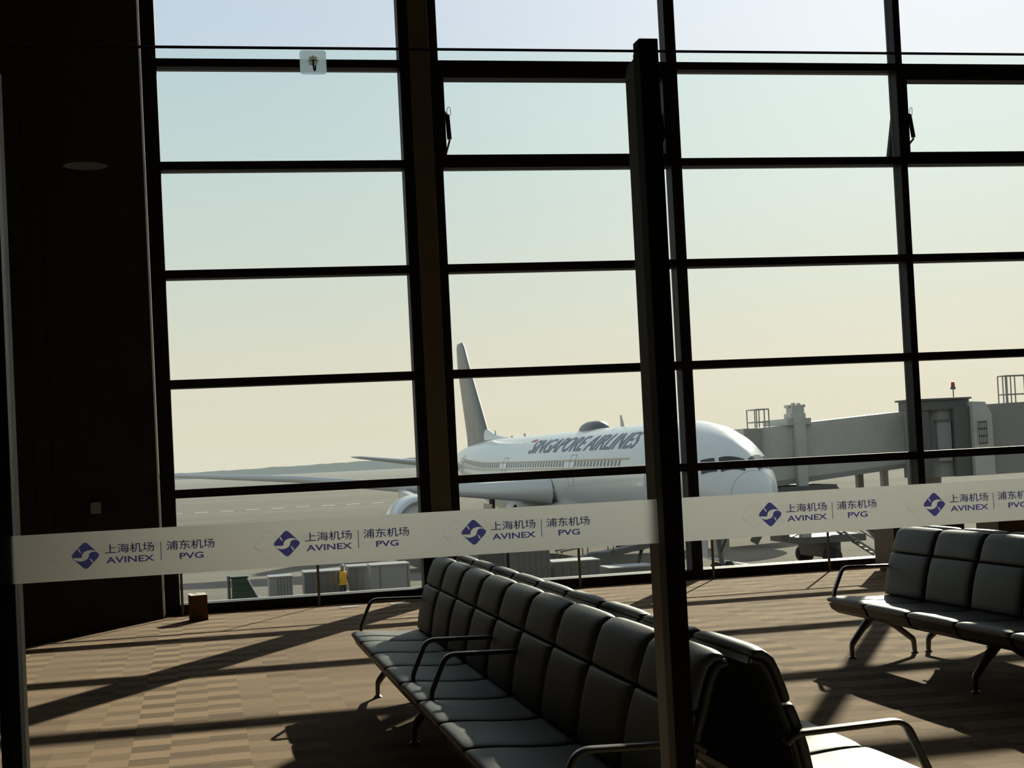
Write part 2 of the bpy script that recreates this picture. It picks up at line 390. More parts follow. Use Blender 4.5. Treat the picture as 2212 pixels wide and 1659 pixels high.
BARS = [0.0, 1.275, 2.44, 3.607, 4.767, 5.875, TOP]
def window(n, x0, x1, sash=False, left_jamb=.085, right_jamb=.085):
    """a bay with glass between x0 and x1 (inner edges of its frame)"""
    e = empty('window_%d' % n, ((x0 + x1)/2, YG, 0)); struct(e)
    ox = (x0 + x1)/2
    f = MB()
    def B(a, b): f.box((a[0] - ox, a[1] - YG, a[2]), (b[0] - ox, b[1] - YG, b[2]))
    B((x0 - left_jamb, YF, 0), (x0, YG + .06, TOP)); B((x1, YF, 0), (x1 + right_jamb, YG + .06, TOP))
    for i, z in enumerate(BARS):
        if i == 0: B((x0, YF, 0), (x1, YG + .06, .105))
        elif i == len(BARS) - 1: B((x0, YF, TOP - .06), (x1, YG + .06, TOP + .05))
        elif i == 5 and sash: B((x0, YF, z - .15), (x1, YG + .06, z + .045))
        elif i == 4 and sash: B((x0, YF, z - .045), (x1, YG + .06, z + .10))
        else: B((x0, YF, z - .045), (x1, YG + .06, z + .045))
    f.build('frame', 'mullion', e, smooth=0, bevel=.004)
    s = MB()
    for i, z in enumerate(BARS[1:-1]):
        s.box((x0 - ox + .002, -.05, z - .0475 - (.025 if sash and i == 4 else 0)), (x1 - ox - .002, .03, z - .044 - (.025 if sash and i == 4 else 0)))
    s.build('lit_soffit', 'mullion_lit', e, smooth=0)  # thin strips tinted lighter for floor light on the bar undersides
    p = MB()
    for i in range(len(BARS) - 1):
        if sash and i == 4: continue
        z0 = BARS[i] + (.105 if i == 0 else .045); z1 = BARS[i + 1] - (.07 if sash and i == 4 else .045)
        p.box((x0 - ox, -.006, z0), (x1 - ox, .006, z1))
    p.build('pane', 'window_glass', e, smooth=0)
    MB().box((x0 - ox, .06, .06), (x1 - ox, .12, .108)).build('outer_sill', 'sill_metal', e, smooth=0)
    if sash:
        # awning sash hung at its top edge and pushed out at the bottom, opener motors left and right
        z0, z1 = BARS[4] + .05, BARS[5] - .075
        h = z1 - z0; hw = (x1 - x0)/2 - .006
        sh = link('sash', None, e); bpy.data.objects.remove(sh)
        sm = MB(); t = .055
        sm.box((-hw, -.035, -h), (-hw + t, .03, 0)); sm.box((hw - t, -.035, -h), (hw, .03, 0))
        sm.box((-hw + t, -.035, -t), (hw - t, .03, 0)); sm.box((-hw + t, -.035, -h), (hw - t, .03, -h + t))
        so = sm.build('sash', 'mullion', e, smooth=0, bevel=.003)
        so.location = (0, .05, z1); so.rotation_euler = (math.radians(20), 0, 0)
        pp = MB().box((-hw + t, -.005, -h + t), (hw - t, .005, -t)).build('sash_pane', 'window_glass', so, smooth=0)
        ffix = MB()
        ffix.box((-hw, -.14, z0 - .045), (-hw + .045, -.03, z1 + .02)); ffix.box((hw - .045, -.14, z0 - .045), (hw, -.03, z1 + .02))
        ffix.build('sash_surround', 'mullion', e, smooth=0)
        for sd_ in (-1, 1):
            om = MB(); xo = sd_*(hw - .075)
            om.tube([(xo, -.17, z0 + .22), (xo, -.10, z0 + .50)], .026, 10)
            om.tube([(xo, -.10, z0 + .50), (xo, .02, z0 + .56)], .016, 8)
            om.tube([(xo, -.17, z0 + .20), (xo, .12, z0 + .10)], .012, 8)
            op = om.build('window_opener', 'post_black', e)
            MB().tube(fillet([(xo - .01, -.12, z0 + .48), (xo + .0, -.12, z0 + .58), (xo + .035*-sd_, -.11, z0 + .59), (xo + .04*-sd_, -.09, z0 + .50)], .03), .0035, 6).build('cable', 'post_black', op)
    return e
window(1, -.242, 2.366, False, .155, .05)
window(2, 2.80, 5.44, True, .05, .06)
window(3, 5.568, 8.285, False, .065, .04)
window(4, 8.372, 11.04, True, .045, .06)
window(5, 11.17, 13.86, False, .07, .14)
cmb = MB(); cmb.box((2.475, 15.99, 0), (2.69, 16.2, 7.2))
struct(cmb.build('column', 'brown_column', bevel=.006), 'brown clad column between the two left windows')
struct(MB().box((2.416, 16.05, 0), (2.476, 16.28, 7.2)).box((2.69, 16.05, 0), (2.75, 16.28, 7.2)).build('trim_2', 'mullion', smooth=0))

# handrail in front of the glass
hr = empty('handrail', (6.5, 15.95, 0))
tag(hr, 'slim brown metal handrail on thin posts along the window wall', 'railing')
MB().tube([(-.36 - 6.5, 0, .895), (13.9 - 6.5, 0, .895)], .02, 10).build('rail', 'rail_brown', hr)
pm = None
for i, x in enumerate((-.217, 1.208, 2.64, 4.088, 5.646, 7.05, 8.45, 9.85, 11.25, 12.65)):
    if pm is None:
        pm = MB().tube([(0, 0, 0), (0, 0, .88)], .0145, 10).lathe([(.03, 0), (.03, .006), (.012, .01)], (0, 0, 0)).mesh('post', 'rail_brown')
    o = link('post', pm, hr); o.location = (x - 6.5, 0, 0)

# ================================================================== BENCHES
PITCHW = 0.589
def pad(center, thick, width, pw=.30, n=24, end_round=.02):
    """cushion swept along a centre line of (u, z) points"""
    pts = [Vector((p[0], 0, p[1])) for p in center]; rings = []; L = len(pts)
    cum = [0]
    for a, b in zip(pts, pts[1:]): cum.append(cum[-1] + (b - a).length)
    tot = cum[-1]
    sts = []
    for s_ in [0, .15, .5, 1.0]: sts.append(s_*end_round)
    ii = [i/10*(tot - 2*end_round) + end_round for i in range(1, 10)]
    stations = sts + ii + [tot - q for q in sts[::-1]]
    def at(d):
        for i in range(L - 1):
            if d <= cum[i + 1] + 1e-9:
                t = (d - cum[i])/(cum[i + 1] - cum[i]); return pts[i].lerp(pts[i + 1], t), i, t
        return pts[-1], L - 2, 1.0
    for d in stations:
        p, i, t = at(d)
        q0, _, _ = at(max(0, d - .03)); q1, _, _ = at(min(tot, d + .03))
        tg = (q1 - q0).normalized(); nm = Vector((-tg.z, 0, tg.x))
        e = min(d, tot - d)/end_round
        k = math.sqrt(max(0.0, 1 - (1 - min(1, e))**2)); k = .25 + .75*k
        th = thick[0]*(1 - d/tot) + thick[1]*d/tot
        wd = width - (1 - k)*.03
        ring = []
        for j in range(n):
            a = 2*PI*j/n; c, s_ = math.cos(a), math.sin(a)
            y = wd/2*math.copysign(abs(c)**pw, c)
            puff = 1.0 + .10*(1 - (2*y/wd)**2)
            ring.append(p + Vector((0, y, 0)) + nm*(th/2*k*puff*math.copysign(abs(s_)**.6, s_)))
        rings.append(ring)
    return MB().loft(rings)
CX = 0.30   # the bench origin lies .30 behind the seat fronts
def U(u, z): return (u - CX, z)
ME = {}
ME['seat'] = pad([U(.0, .405), U(.03, .412), U(.12, .408), U(.25, .395), U(.38, .388), U(.47, .395)], (.042, .05), .572, end_round=.022).mesh('seat', 'leather', 50)
ME['back_lower'] = pad([U(.445, .418), U(.452, .47), U(.468, .56), U(.490, .64), U(.512, .697)], (.05, .05), .566, end_round=.014).mesh('backrest_cushion', 'leather', 50)
ME['back_upper'] = pad([U(.515, .703), U(.528, .75), U(.545, .80), U(.562, .838), U(.590, .858), U(.622, .856)], (.045, .04), .560, end_round=.014).mesh('headrest_cushion', 'leather', 50)
sh = MB()
prof = [(.485, .40), (.487, .47), (.503, .56), (.525, .64), (.547, .70), (.562, .75), (.580, .80), (.600, .832), (.632, .842)]
rings = []
for i, (u, z) in enumerate(prof):
    a = Vector(prof[max(0, i - 1)]); b = Vector(prof[min(len(prof) - 1, i + 1)]); tg = (b - a).normalized(); nm = Vector((-tg.y, tg.x))*.011
    wv = .281 if i < len(prof) - 1 else .27
    rings.append([(u - CX + nm.x, -wv, z + nm.y), (u - CX + nm.x, wv, z + nm.y), (u - CX - nm.x, wv, z - nm.y), (u - CX - nm.x, -wv, z - nm.y)])
ME['shell'] = sh.loft(rings).mesh('backrest_shell', 'shell', 40)
ME['piping'] = MB().tube([(u - CX - .004, 0, z) for u, z in prof], .008, 8).mesh('piping', 'leather_piping', 60)
sp = MB(); spp = [(.012, .388), (.03, .345), (.08, .312), (.17, .292), (.33, .290), (.43, .318), (.475, .372)]
sp.prism([(u - CX, z) for u, z in spp], 'y', -.275, .275)
ME['seat_pan'] = sp.mesh('seat_pan', 'shell', 0)
ap = fillet([(.535 - CX, 0, .585), (.50 - CX, 0, .612), (.14 - CX, 0, .622), (.055 - CX, 0, .43), (.10 - CX, 0, .345), (.33 - CX, 0, .325)], .045)
ME['arm'] = MB().tube(ap, (.021, .010), 12, flat=(0, 1, 0)).mesh('armrest', 'alu_dark', 50)
def leg_mesh(u1):
    m = MB()
    d = 1 if u1 > .33 else -1
    path = fillet([(.33 - CX, 0, .30), (.33 - CX + (u1 - .33)*.5, 0, .205), (u1 - CX, 0, .095), (u1 - CX + d*.004, 0, .012)], .022)
    n = len(path); m.tube(path, [(.030 - .014*i/(n - 1), .026 - .013*i/(n - 1)) for i in range(n)], 12, flat=(0, 1, 0))
    return m.mesh('leg', 'alu_leg', 50)
ME['leg_f'] = leg_mesh(.15); ME['leg_r'] = leg_mesh(.61)
ME['foot'] = MB().lathe([(.026, 0), (.028, .006), (.02, .012), (.012, .02)], (0, 0, 0), n=16).mesh('foot', 'steel', 40)
ME['hub'] = MB().prism([(.25 - CX, .34), (.41 - CX, .34), (.38 - CX, .27), (.33 - CX, .25), (.28 - CX, .27)], 'y', -.03, .03).mesh('leg_bracket', 'alu_leg', 0)

def bench(x, y, flip, label, arms=(0, 4, 5, 9)):
    n = 9
    e = empty('airport_bench', (x, y, 0), PI if flip else 0)
    tag(e, label, 'bench', 'black leather airport benches')
    hl = n*PITCHW/2
    MB().box((.285 - CX, -hl + .05, .285), (.375 - CX, hl - .05, .335)).build('beam', 'alu_leg', e, bevel=.006)
    for k in range(n):
        yc = hl - (k + .5)*PITCHW
        if flip: yc = -yc
        s = link('seat', ME['seat'], e); s.location = (0, yc, 0)
        q = link('seat_pan', ME['seat_pan'], s)
        b = link('backrest', ME['shell'], e); b.location = (0, yc, 0)
        link('backrest_cushion', ME['back_lower'], b); link('headrest_cushion', ME['back_upper'], b); [setattr(link('piping', ME['piping'], b), 'location', (0, q_*.282, 0)) for q_ in (-1, 1)]
    for k in arms:
        yk = hl - k*PITCHW
        a = link('armrest', ME['arm'], e); a.location = (0, -yk if flip else yk, 0)
    for k in (.10, 2.9, 6.1, 8.90):
        yk = hl - k*PITCHW
        if flip: yk = -yk
        link('leg_bracket', ME['hub'], e).location = (0, yk, 0)
        for key, u in (('leg_f', .147), ('leg_r', .614)):
            l = link('leg', ME[key], e); l.location = (0, yk, 0)
            ft = link('foot', ME['foot'], l); ft.location = (u - CX, 0, 0)
    return e
YM = 9.575 - 4.5*PITCHW
bench(.918 + CX, YM, False, 'long black nine-seat bench in the centre, its seats facing the dark wall on the left')
bench(2.25 - CX, YM, True, 'black bench back to back behind the central bench, its seats facing right')
bench(4.19 + CX, YM, False, 'black bench at the right edge, its seats facing left towards the glass post', (0, 9))
bench(5.522 - CX, YM, True, 'black bench hidden behind the right-hand bench, only its back tops showing', (0, 9))

# ================================================================== GLASS PARTITION
YP = 3.5
ZB0, ZB1, ZTOP = 1.269, 1.377, 2.487
EMBLEM = []
def rounded_diamond(R, rad=.22, n=6):
    c = [(0, 1), (1, 0), (0, -1), (-1, 0)]; P = []
    for i in range(4):
        b = Vector(c[i]); a = Vector(c[i - 1]); d = Vector(c[(i + 1) % 4])
        p = b + (a - b).normalized()*rad*1.25; q = b + (d - b).normalized()*rad*1.25
        for k in range(n + 1):
            t = k/n; P.append((p*(1 - t)**2 + b*2*t*(1 - t) + q*t*t)*R*1.08)
    return P
SW = [(-1.07, -.10), (-.78, -.26), (-.48, -.24), (-.30, -.10), (-.26, .08), (-.12, .25), (.12, .36), (.45, .40), (.78, .32), (1.07, .10)]
def smooth_line(pts, n=4):
    o = []
    for i in range(len(pts) - 1):
        p0, p1, p2, p3 = [Vector(pts[max(0, min(len(pts) - 1, j))]) for j in (i - 1, i, i + 1, i + 2)]
        for k in range(n):
            t = k/n
            o.append(.5*((2*p1) + (p2 - p0)*t + (2*p0 - 5*p1 + 4*p2 - p3)*t*t + (3*p1 - p0 - 3*p2 + p3)*t**3))
    return o + [Vector(pts[-1])]
def strip2d(line, wv):
    L, Rr = [], []
    for i, p in enumerate(line):
        d = (Vector(line[min(i + 1, len(line) - 1)]) - Vector(line[max(i - 1, 0)])).normalized(); n_ = Vector((-d.y, d.x))
        ww = wv*(.35 + .65*min(1, i/4))
        L.append(Vector(p) + n_*ww); Rr.append(Vector(p) - n_*ww)
    return L, Rr
def emblem_mesh():
    R = .0305
    cu = bpy.data.curves.new('emblem', 'CURVE'); cu.dimensions = '2D'; cu.fill_mode = 'BOTH'
    def ring(pts):
        sp_ = cu.splines.new('POLY'); sp_.points.add(len(pts) - 1); sp_.use_cyclic_u = True
        for q, p in zip(sp_.points, pts): q.co = (p[0]*R, p[1]*R, 0, 1)
    ring([p/R for p in rounded_diamond(R)])
    up = smooth_line([(x*.9, y) for x, y in SW])
    ring(up + [-p for p in up][1:-1])
    arc = smooth_line([(-.30, .22), (-.40, .34), (-.46, .45), (-.475, .53)])
    for sg in (1, -1):
        L, Q = strip2d([p*sg for p in arc], .05); ring(L + Q[::-1])
    o = bpy.data.objects.new('emblem', cu); COL.objects.link(o); bpy.context.view_layer.update()
    me = bpy.data.meshes.new_from_object(o.evaluated_get(bpy.context.evaluated_depsgraph_get()))
    vs = [(v.co.x, 0, v.co.y) for v in me.vertices]; fs = [tuple(p.vertices) for p in me.polygons]
    bpy.data.objects.remove(o); bpy.data.curves.remove(cu); bpy.data.meshes.remove(me)
    return MB().add(vs, fs).mesh('emblem', 'logo_blue', 0)
ME['emblem'] = emblem_mesh()
KX = .00104
WORDS = [('上海机场', 41, 145.5, 11.6, 20.5), ('AVINEX', 43, 145.5, -13, 13.6), ('浦东机场', 172.5, 276, 11.6, 20.5), ('PVG', 200, 251.5, -13, 13.6)]
def words_mesh():
    m = MB()
    for body, a, b, zc, h in WORDS:
        vs, fs = fit_text(body, a*KX, b*KX, zc*KX, h*KX, bold=.020 if body.isascii() else 0)
        m.add([(v.x, 0, v.y) for v in vs], fs)
        if not body.isascii():
            m.add([(v.x + .00045, -.0001, v.y + .0002) for v in vs], fs)      # heavier strokes
    m.add([(159.4*KX, 0, -20*KX), (161*KX, 0, -20*KX), (161*KX, 0, 21*KX), (159.4*KX, 0, 21*KX)], [(0, 1, 2, 3)])
    return m.mesh('lettering', 'logo_blue', 0)
ME['words'] = words_mesh()
def ghost_words():
    m = MB()
    for body, a, b, zc, h in WORDS:
        vs, fs = fit_text(body, a*KX, b*KX, zc*KX, h*KX, outline=.006)
        m.add([(v.x, v.z*.01, v.y) for v in vs], fs)
    return m.mesh('lettering_outline', 'logo_ghost', 0)
def ghost_emblem():
    m = MB()
    dm = [p for p in rounded_diamond(.0325)]
    m.tube([(p.x, 0, p.y) for p in dm] + [(dm[0].x, 0, dm[0].y)], .0002, 4)
    for sg in (1, -1):
        m.tube([(p.x*sg*.0325, 0, p.y*sg*.0325) for p in smooth_line(SW)], .00018, 4)
    return m.mesh('emblem_outline', 'logo_ghost', 0)
ME['ghost_words'] = ghost_words(); ME['ghost_emblem'] = ghost_emblem()

def panel(x0, x1, logos, label, clip=None):
    e = empty('glass_panel', ((x0 + x1)/2, YP, 0)); ox = (x0 + x1)/2
    tag(e, label, 'glass panel', 'glass partition panels')
    MB().box((x0 - ox, -.006, .02), (x1 - ox, .006, ZTOP)).build('glass', 'partition_glass', e, smooth=0)
    MB().box((x0 - ox, -.006, ZTOP), (x1 - ox, .006, ZTOP + .0035)).build('top_edge', 'glass_edge', e, smooth=0)
    b = MB().add([(x0 - ox, -.0075, ZB0), (x1 - ox, -.0075, ZB0), (x1 - ox, -.0075, ZB1), (x0 - ox, -.0075, ZB1)], [(0, 1, 2, 3)]).build('frosted_band', 'frosted_film', e, smooth=0)
    b['label'] = 'pale frosted safety band with blue emblems'
    for lx in logos:
        for nm, key, dx, dy in (('emblem_outline', 'ghost_emblem', -.042, -.0082), ('lettering_outline', 'ghost_words', -.042, -.0082), ('emblem', 'emblem', 0, -.0088), ('lettering', 'words', 0, -.0088)):
            o = link(nm, ME[key], b); o.location = (lx - ox + dx, dy, (ZB0 + ZB1)/2)
    return e
panel(-.462, 1.110, (-.2567, .1956, .6388), 'clear glass partition panel left of the post, its band printed with three emblems')
panel(1.128, 2.68, (1.3925, 1.8392, 2.286), 'clear glass partition panel right of the post')

def partition_post(x, label, wide):
    e = empty('partition_post', (x, YP, 0)); tag(e, label, 'post', 'partition posts')
    fx = (-.0195, .029) if not wide else (-.066, -.026)
    MB().box((fx[0], -.062, 0), (fx[1], -.012, 2.503)).build('front_bar', 'post_black', e, bevel=.0015)
    f = MB()
    if not wide:
        f.prism([(.012, 0), (.104, 0), (.104, 2.452), (.082, 2.474), (.012, 2.478)], 'x', -.008, .014)
        f.build('rear_fin', 'post_grey', e, smooth=0, bevel=.002)
        MB().box((-.013, -.012, 0), (.013, .012, 2.482)).build('glass_channel', 'post_black', e, smooth=0)
    else:
        f.prism([(.012, 0), (.104, 0), (.104, 2.452), (.082, 2.474), (.012, 2.478)], 'x', -.02, .0245)
        f.build('rear_fin', 'post_black', e, smooth=0, bevel=.002)
        MB().box((-.050, -.012, 0), (-.026, .012, 2.482)).build('glass_channel', 'post_black', e, smooth=0)
        MB().prism([(.0245, .088), (.0305, .104), (.0245, .110), (.02, .104)], 'z', 0, 2.45).build('sunlit_strip', 'sunlit_edge', e, smooth=0)  # pale colour stands for sun on the post's side
    return e
partition_post(1.117, 'black and grey metal post between the two glass panels', False)
partition_post(-.438, 'dark metal post with an added pale strip for its sunlit edge at the left edge of the photo', True)

# adhesive hook on the glass
hk = empty('adhesive_hook', (.309, YP - .006, 2.453))
tag(hk, 'clear adhesive hook on the top edge of the left glass panel', 'hook')
def rrect(w_, h_, r, n=5):
    P = []
    for cx, cy, a0 in ((w_/2 - r, h_/2 - r, 0), (-w_/2 + r, h_/2 - r, 90), (-w_/2 + r, -h_/2 + r, 180), (w_/2 - r, -h_/2 + r, 270)):
        for k in range(n + 1):
            a = math.radians(a0 + 90*k/n); P.append((cx + r*math.cos(a), cy + r*math.sin(a)))
    return P
MB().prism(rrect(.062, .057, .007), 'y', -.0022, -.001).build('backing', 'sticker', hk, smooth=0)
fl = []
for k in range(48):
    a = 2*PI*k/48; r = .0115*(1 + .10*math.cos(8*a)); fl.append((r*math.cos(a), .003 + r*math.sin(a)))
MB().prism(fl, 'y', -.0052, -.0022).build('flower_pad', 'hook_pad', hk, smooth=0)
h_ = MB(); h_.tube([(-.006, -.0058, .0035), (-.002, -.0064, .004), (.002, -.0064, .004), (.006, -.0058, .0035)], .0013, 8)
h_.tube(fillet([(0, -.0072, .003), (0, -.0075, -.012), (.001, -.010, -.022), (.0025, -.017, -.024), (.004, -.0195, -.012)], .006), .0019, 8)
h_.build('hook', 'hook_metal', hk)

# ================================================================== SMALL THINGS INDOORS
bx = empty('cardboard_box', (-.055, 15.42, 0), math.radians(10))
tag(bx, 'small brown cardboard box with a white top on the carpet by the left window', 'box')
b = MB(); b.box((-.083, -.08, 0), (.083, .08, .255)); b.build('body', 'cardboard', bx, bevel=.003)
st = MB()
for z0 in (.03, .14):
    st.add([(-.0832 + .0, -.0815, z0 + .06), (.0832, -.0815, z0 - .03), (.0832, -.0815, z0 + .02), (-.0832, -.0815, z0 + .11)], [(0, 1, 2, 3)])
st.build('shadow_stripe', 'cardboard_shadow', bx, smooth=0)  # dark diagonal bands paint shadows across the box front
tp = MB(); tp.add([(-.085, -.082, .256), (-.012, -.082, .256), (-.02, .082, .262), (-.085, .082, .272)], [(0, 1, 2, 3)])
tp.add([(-.012, -.082, .2565), (.085, -.082, .2565), (.085, .082, .268), (-.010, .082, .270)], [(0, 1, 2, 3)])
tp.box((-.085, -.082, .2545), (.085, .082, .2562)); tp.build('flap', 'box_white', bx, smooth=0)

for i, (x0, x1, lb) in enumerate(((7.50, 8.36, 'low brown cabinet by the window, seen just left of the bench backs at right'), (8.78, 9.70, 'low brown cabinet by the window at the right edge of the photo'))):
    c = empty('cabinet', ((x0 + x1)/2, 15.45, 0)); tag(c, lb, 'cabinet', 'low brown cabinets by the window')
    hw = (x1 - x0)/2
    MB().box((-hw, -.25, .06), (hw, .25, .80)).build('body', 'cabinet_brown', c, bevel=.006)
    MB().box((-hw - .012, -.265, .80), (hw + .012, .262, .835)).build('top', 'cabinet_brown', c, bevel=.005)
    MB().box((-hw + .04, -.21, 0), (hw - .04, .22, .06)).build('plinth', 'post_black', c, smooth=0)
    for s_ in (-1, 1):
        d = MB().box((s_*.01, -.268, .10), (s_*(hw - .02), -.25, .77)).build('door', 'cabinet_brown', c, bevel=.003)
        MB().tube([(s_*.05, -.285, .42), (s_*.05, -.285, .56)], .006, 8).build('handle', 'steel', d)

for x, y, lb in ((1.50, 15.66, 'pale metal plate set in the carpet, left of the central bench'), (2.03, 15.62, 'pale metal plate in the carpet seen under the far armrest')):
    t = MB().prism(rrect(.20, .13, .012), 'z', .0, .006)
    t.cur = 0
    o = t.build('floor_outlet', 'floor_plate', None, smooth=0); o.location = (x, y, 0)
    tag(o, lb, 'floor outlet', 'metal floor outlets')

wp = MB().box((-.085, -.012, -.055), (.085, 0, .055)).build('wall_plate', 'wall_plate', None, bevel=.004)
wp.location = (-.987, 14.872, 1.20); wp.rotation_euler = (0, 0, math.atan2(-wd.y, -wd.x)); tag(wp, 'small pale rectangular plate on the dark wall', 'wall plate')

dl = empty('downlight', (-1.75, -20.75, 7.2))
tag(dl, 'round ceiling downlight mirrored in the glass against the dark wall', 'light')
MB().lathe([(.46, 0), (.46, -.05), (.40, -.06), (.40, -.03), (.02, -.03), (.02, 0)], (0, 0, 0), n=40).build('housing', 'lamp_body', dl)
MB().lathe([(.39, -.035), (.39, -.045), (.01, -.05), (.01, -.035)], (0, 0, 0), n=40).build('diffuser', 'lamp_glow', dl)

# ================================================================== OUTSIDE GROUND
ZA = -5.25
struct(MB().add([(-4000, 16.5, ZA), (4000, 16.5, ZA), (4000, 5000, ZA), (-4000, 5000, ZA)], [(0, 1, 2, 3)]).build('ground', 'apron_concrete', smooth=0))
ln = MB()
for i in range(16):
    x = -26 + i*4.2; ln.box((x, 251, ZA), (x + 2.2, 252.2, ZA + .012))
ln.box((-120, 142, ZA), (20, 142.25, ZA + .012))
ln.box((30, 50, ZA), (30.2, 90, ZA + .012)); ln.add([(20, 60, ZA + .01), (46, 52, ZA + .01), (46, 52.3, ZA + .01), (20, 60.3, ZA + .01)], [(0, 1, 2, 3)])
struct(ln.build('ground_marking', 'line_white', smooth=0))
tl = MB(); random.seed(4)
pts = []
x = -900
while x < 1500:
    hgt = 6.0 + 1.2*random.random() + 4.5*min(1, max(0, (x - 20)/260))
    pts.append((x, ZA + hgt)); x += random.uniform(5, 11)
tl.prism(pts + [(1500, ZA), (-900, ZA)], 'y', 1500, 1540)
o = tl.build('treeline', 'trees', smooth=0); tag(o, 'hazy grey green line of trees along the horizon behind the apron', 'treeline', kind='stuff')

tw = MB()
tw.box((-160, -60, ZA), (-7.45, 16.2, 26)).box((14.25, -60, ZA), (160, 16.2, 26)).box((-7.45, -60, 7.55), (14.25, 16.2, 26)).box((-7.45, -60, ZA), (14.25, 16.2, -.45))
struct(tw.build('wall_exterior', 'terminal_wall', smooth=0))  # unseen terminal mass, added to screen the airliner from sky light behind

# ================================================================== AIRLINER
TH = 0.0315
AC = empty('airliner', (25.38, 64.35, ZA), TH)        # local y runs aft from the nose, local x to the aircraft's port side
tag(AC, 'white twin engine airliner parked nose-in outside the windows', 'airplane')
def L(q): return (-q[1], q[0], q[2])           # (aft, starboard, up) -> local
FUS = [  # station, half width, bottom, top
 (0.0, .02, 4.12, 4.2), (.05, .22, 3.95, 4.40), (.15, .40, 3.76, 4.62), (.35, .66, 3.52, 4.92), (.8, 1.02, 3.2, 5.34), (1.5, 1.40, 2.92, 5.86), (2.4, 1.78, 2.70, 6.46), (3.4, 2.10, 2.54, 7.02),
 (4.6, 2.38, 2.42, 7.48), (6.2, 2.62, 2.32, 7.86), (8.2, 2.80, 2.26, 8.10), (11, 2.87, 2.24, 8.20), (20, 2.87, 2.24, 8.20), (30, 2.87, 2.24, 8.20), (40, 2.87, 2.24, 8.20), (46, 2.87, 2.30, 8.20),
 (50, 2.80, 2.75, 8.20), (54, 2.58, 3.45, 8.16), (58, 2.15, 4.30, 8.02), (62, 1.60, 5.15, 7.78), (65, 1.05, 5.80, 7.50), (67, .58, 6.25, 7.20), (68, .25, 6.55, 6.95)]
def fus_at(s):
    for a, b in zip(FUS, FUS[1:]):
        if s <= b[0]:
            t = (s - a[0])/(b[0] - a[0]); return [a[k]*(1 - t) + b[k]*t for k in range(1, 4)]
    return FUS[-1][1:]
def fus_pt(s, ang, off=0.0):
    w_, z0, z1 = fus_at(s); zc = (z0 + z1)/2; hh = (z1 - z0)/2
    return L((s, (w_ + off)*math.cos(ang), zc + (hh + off)*math.sin(ang)))
rings = [[fus_pt(st_[0], 2*PI*k/56) for k in range(56)] for st_ in FUS]
fu = MB(); fu.loft(rings)
fu.build('fuselage', 'air_white', AC, smooth=60)
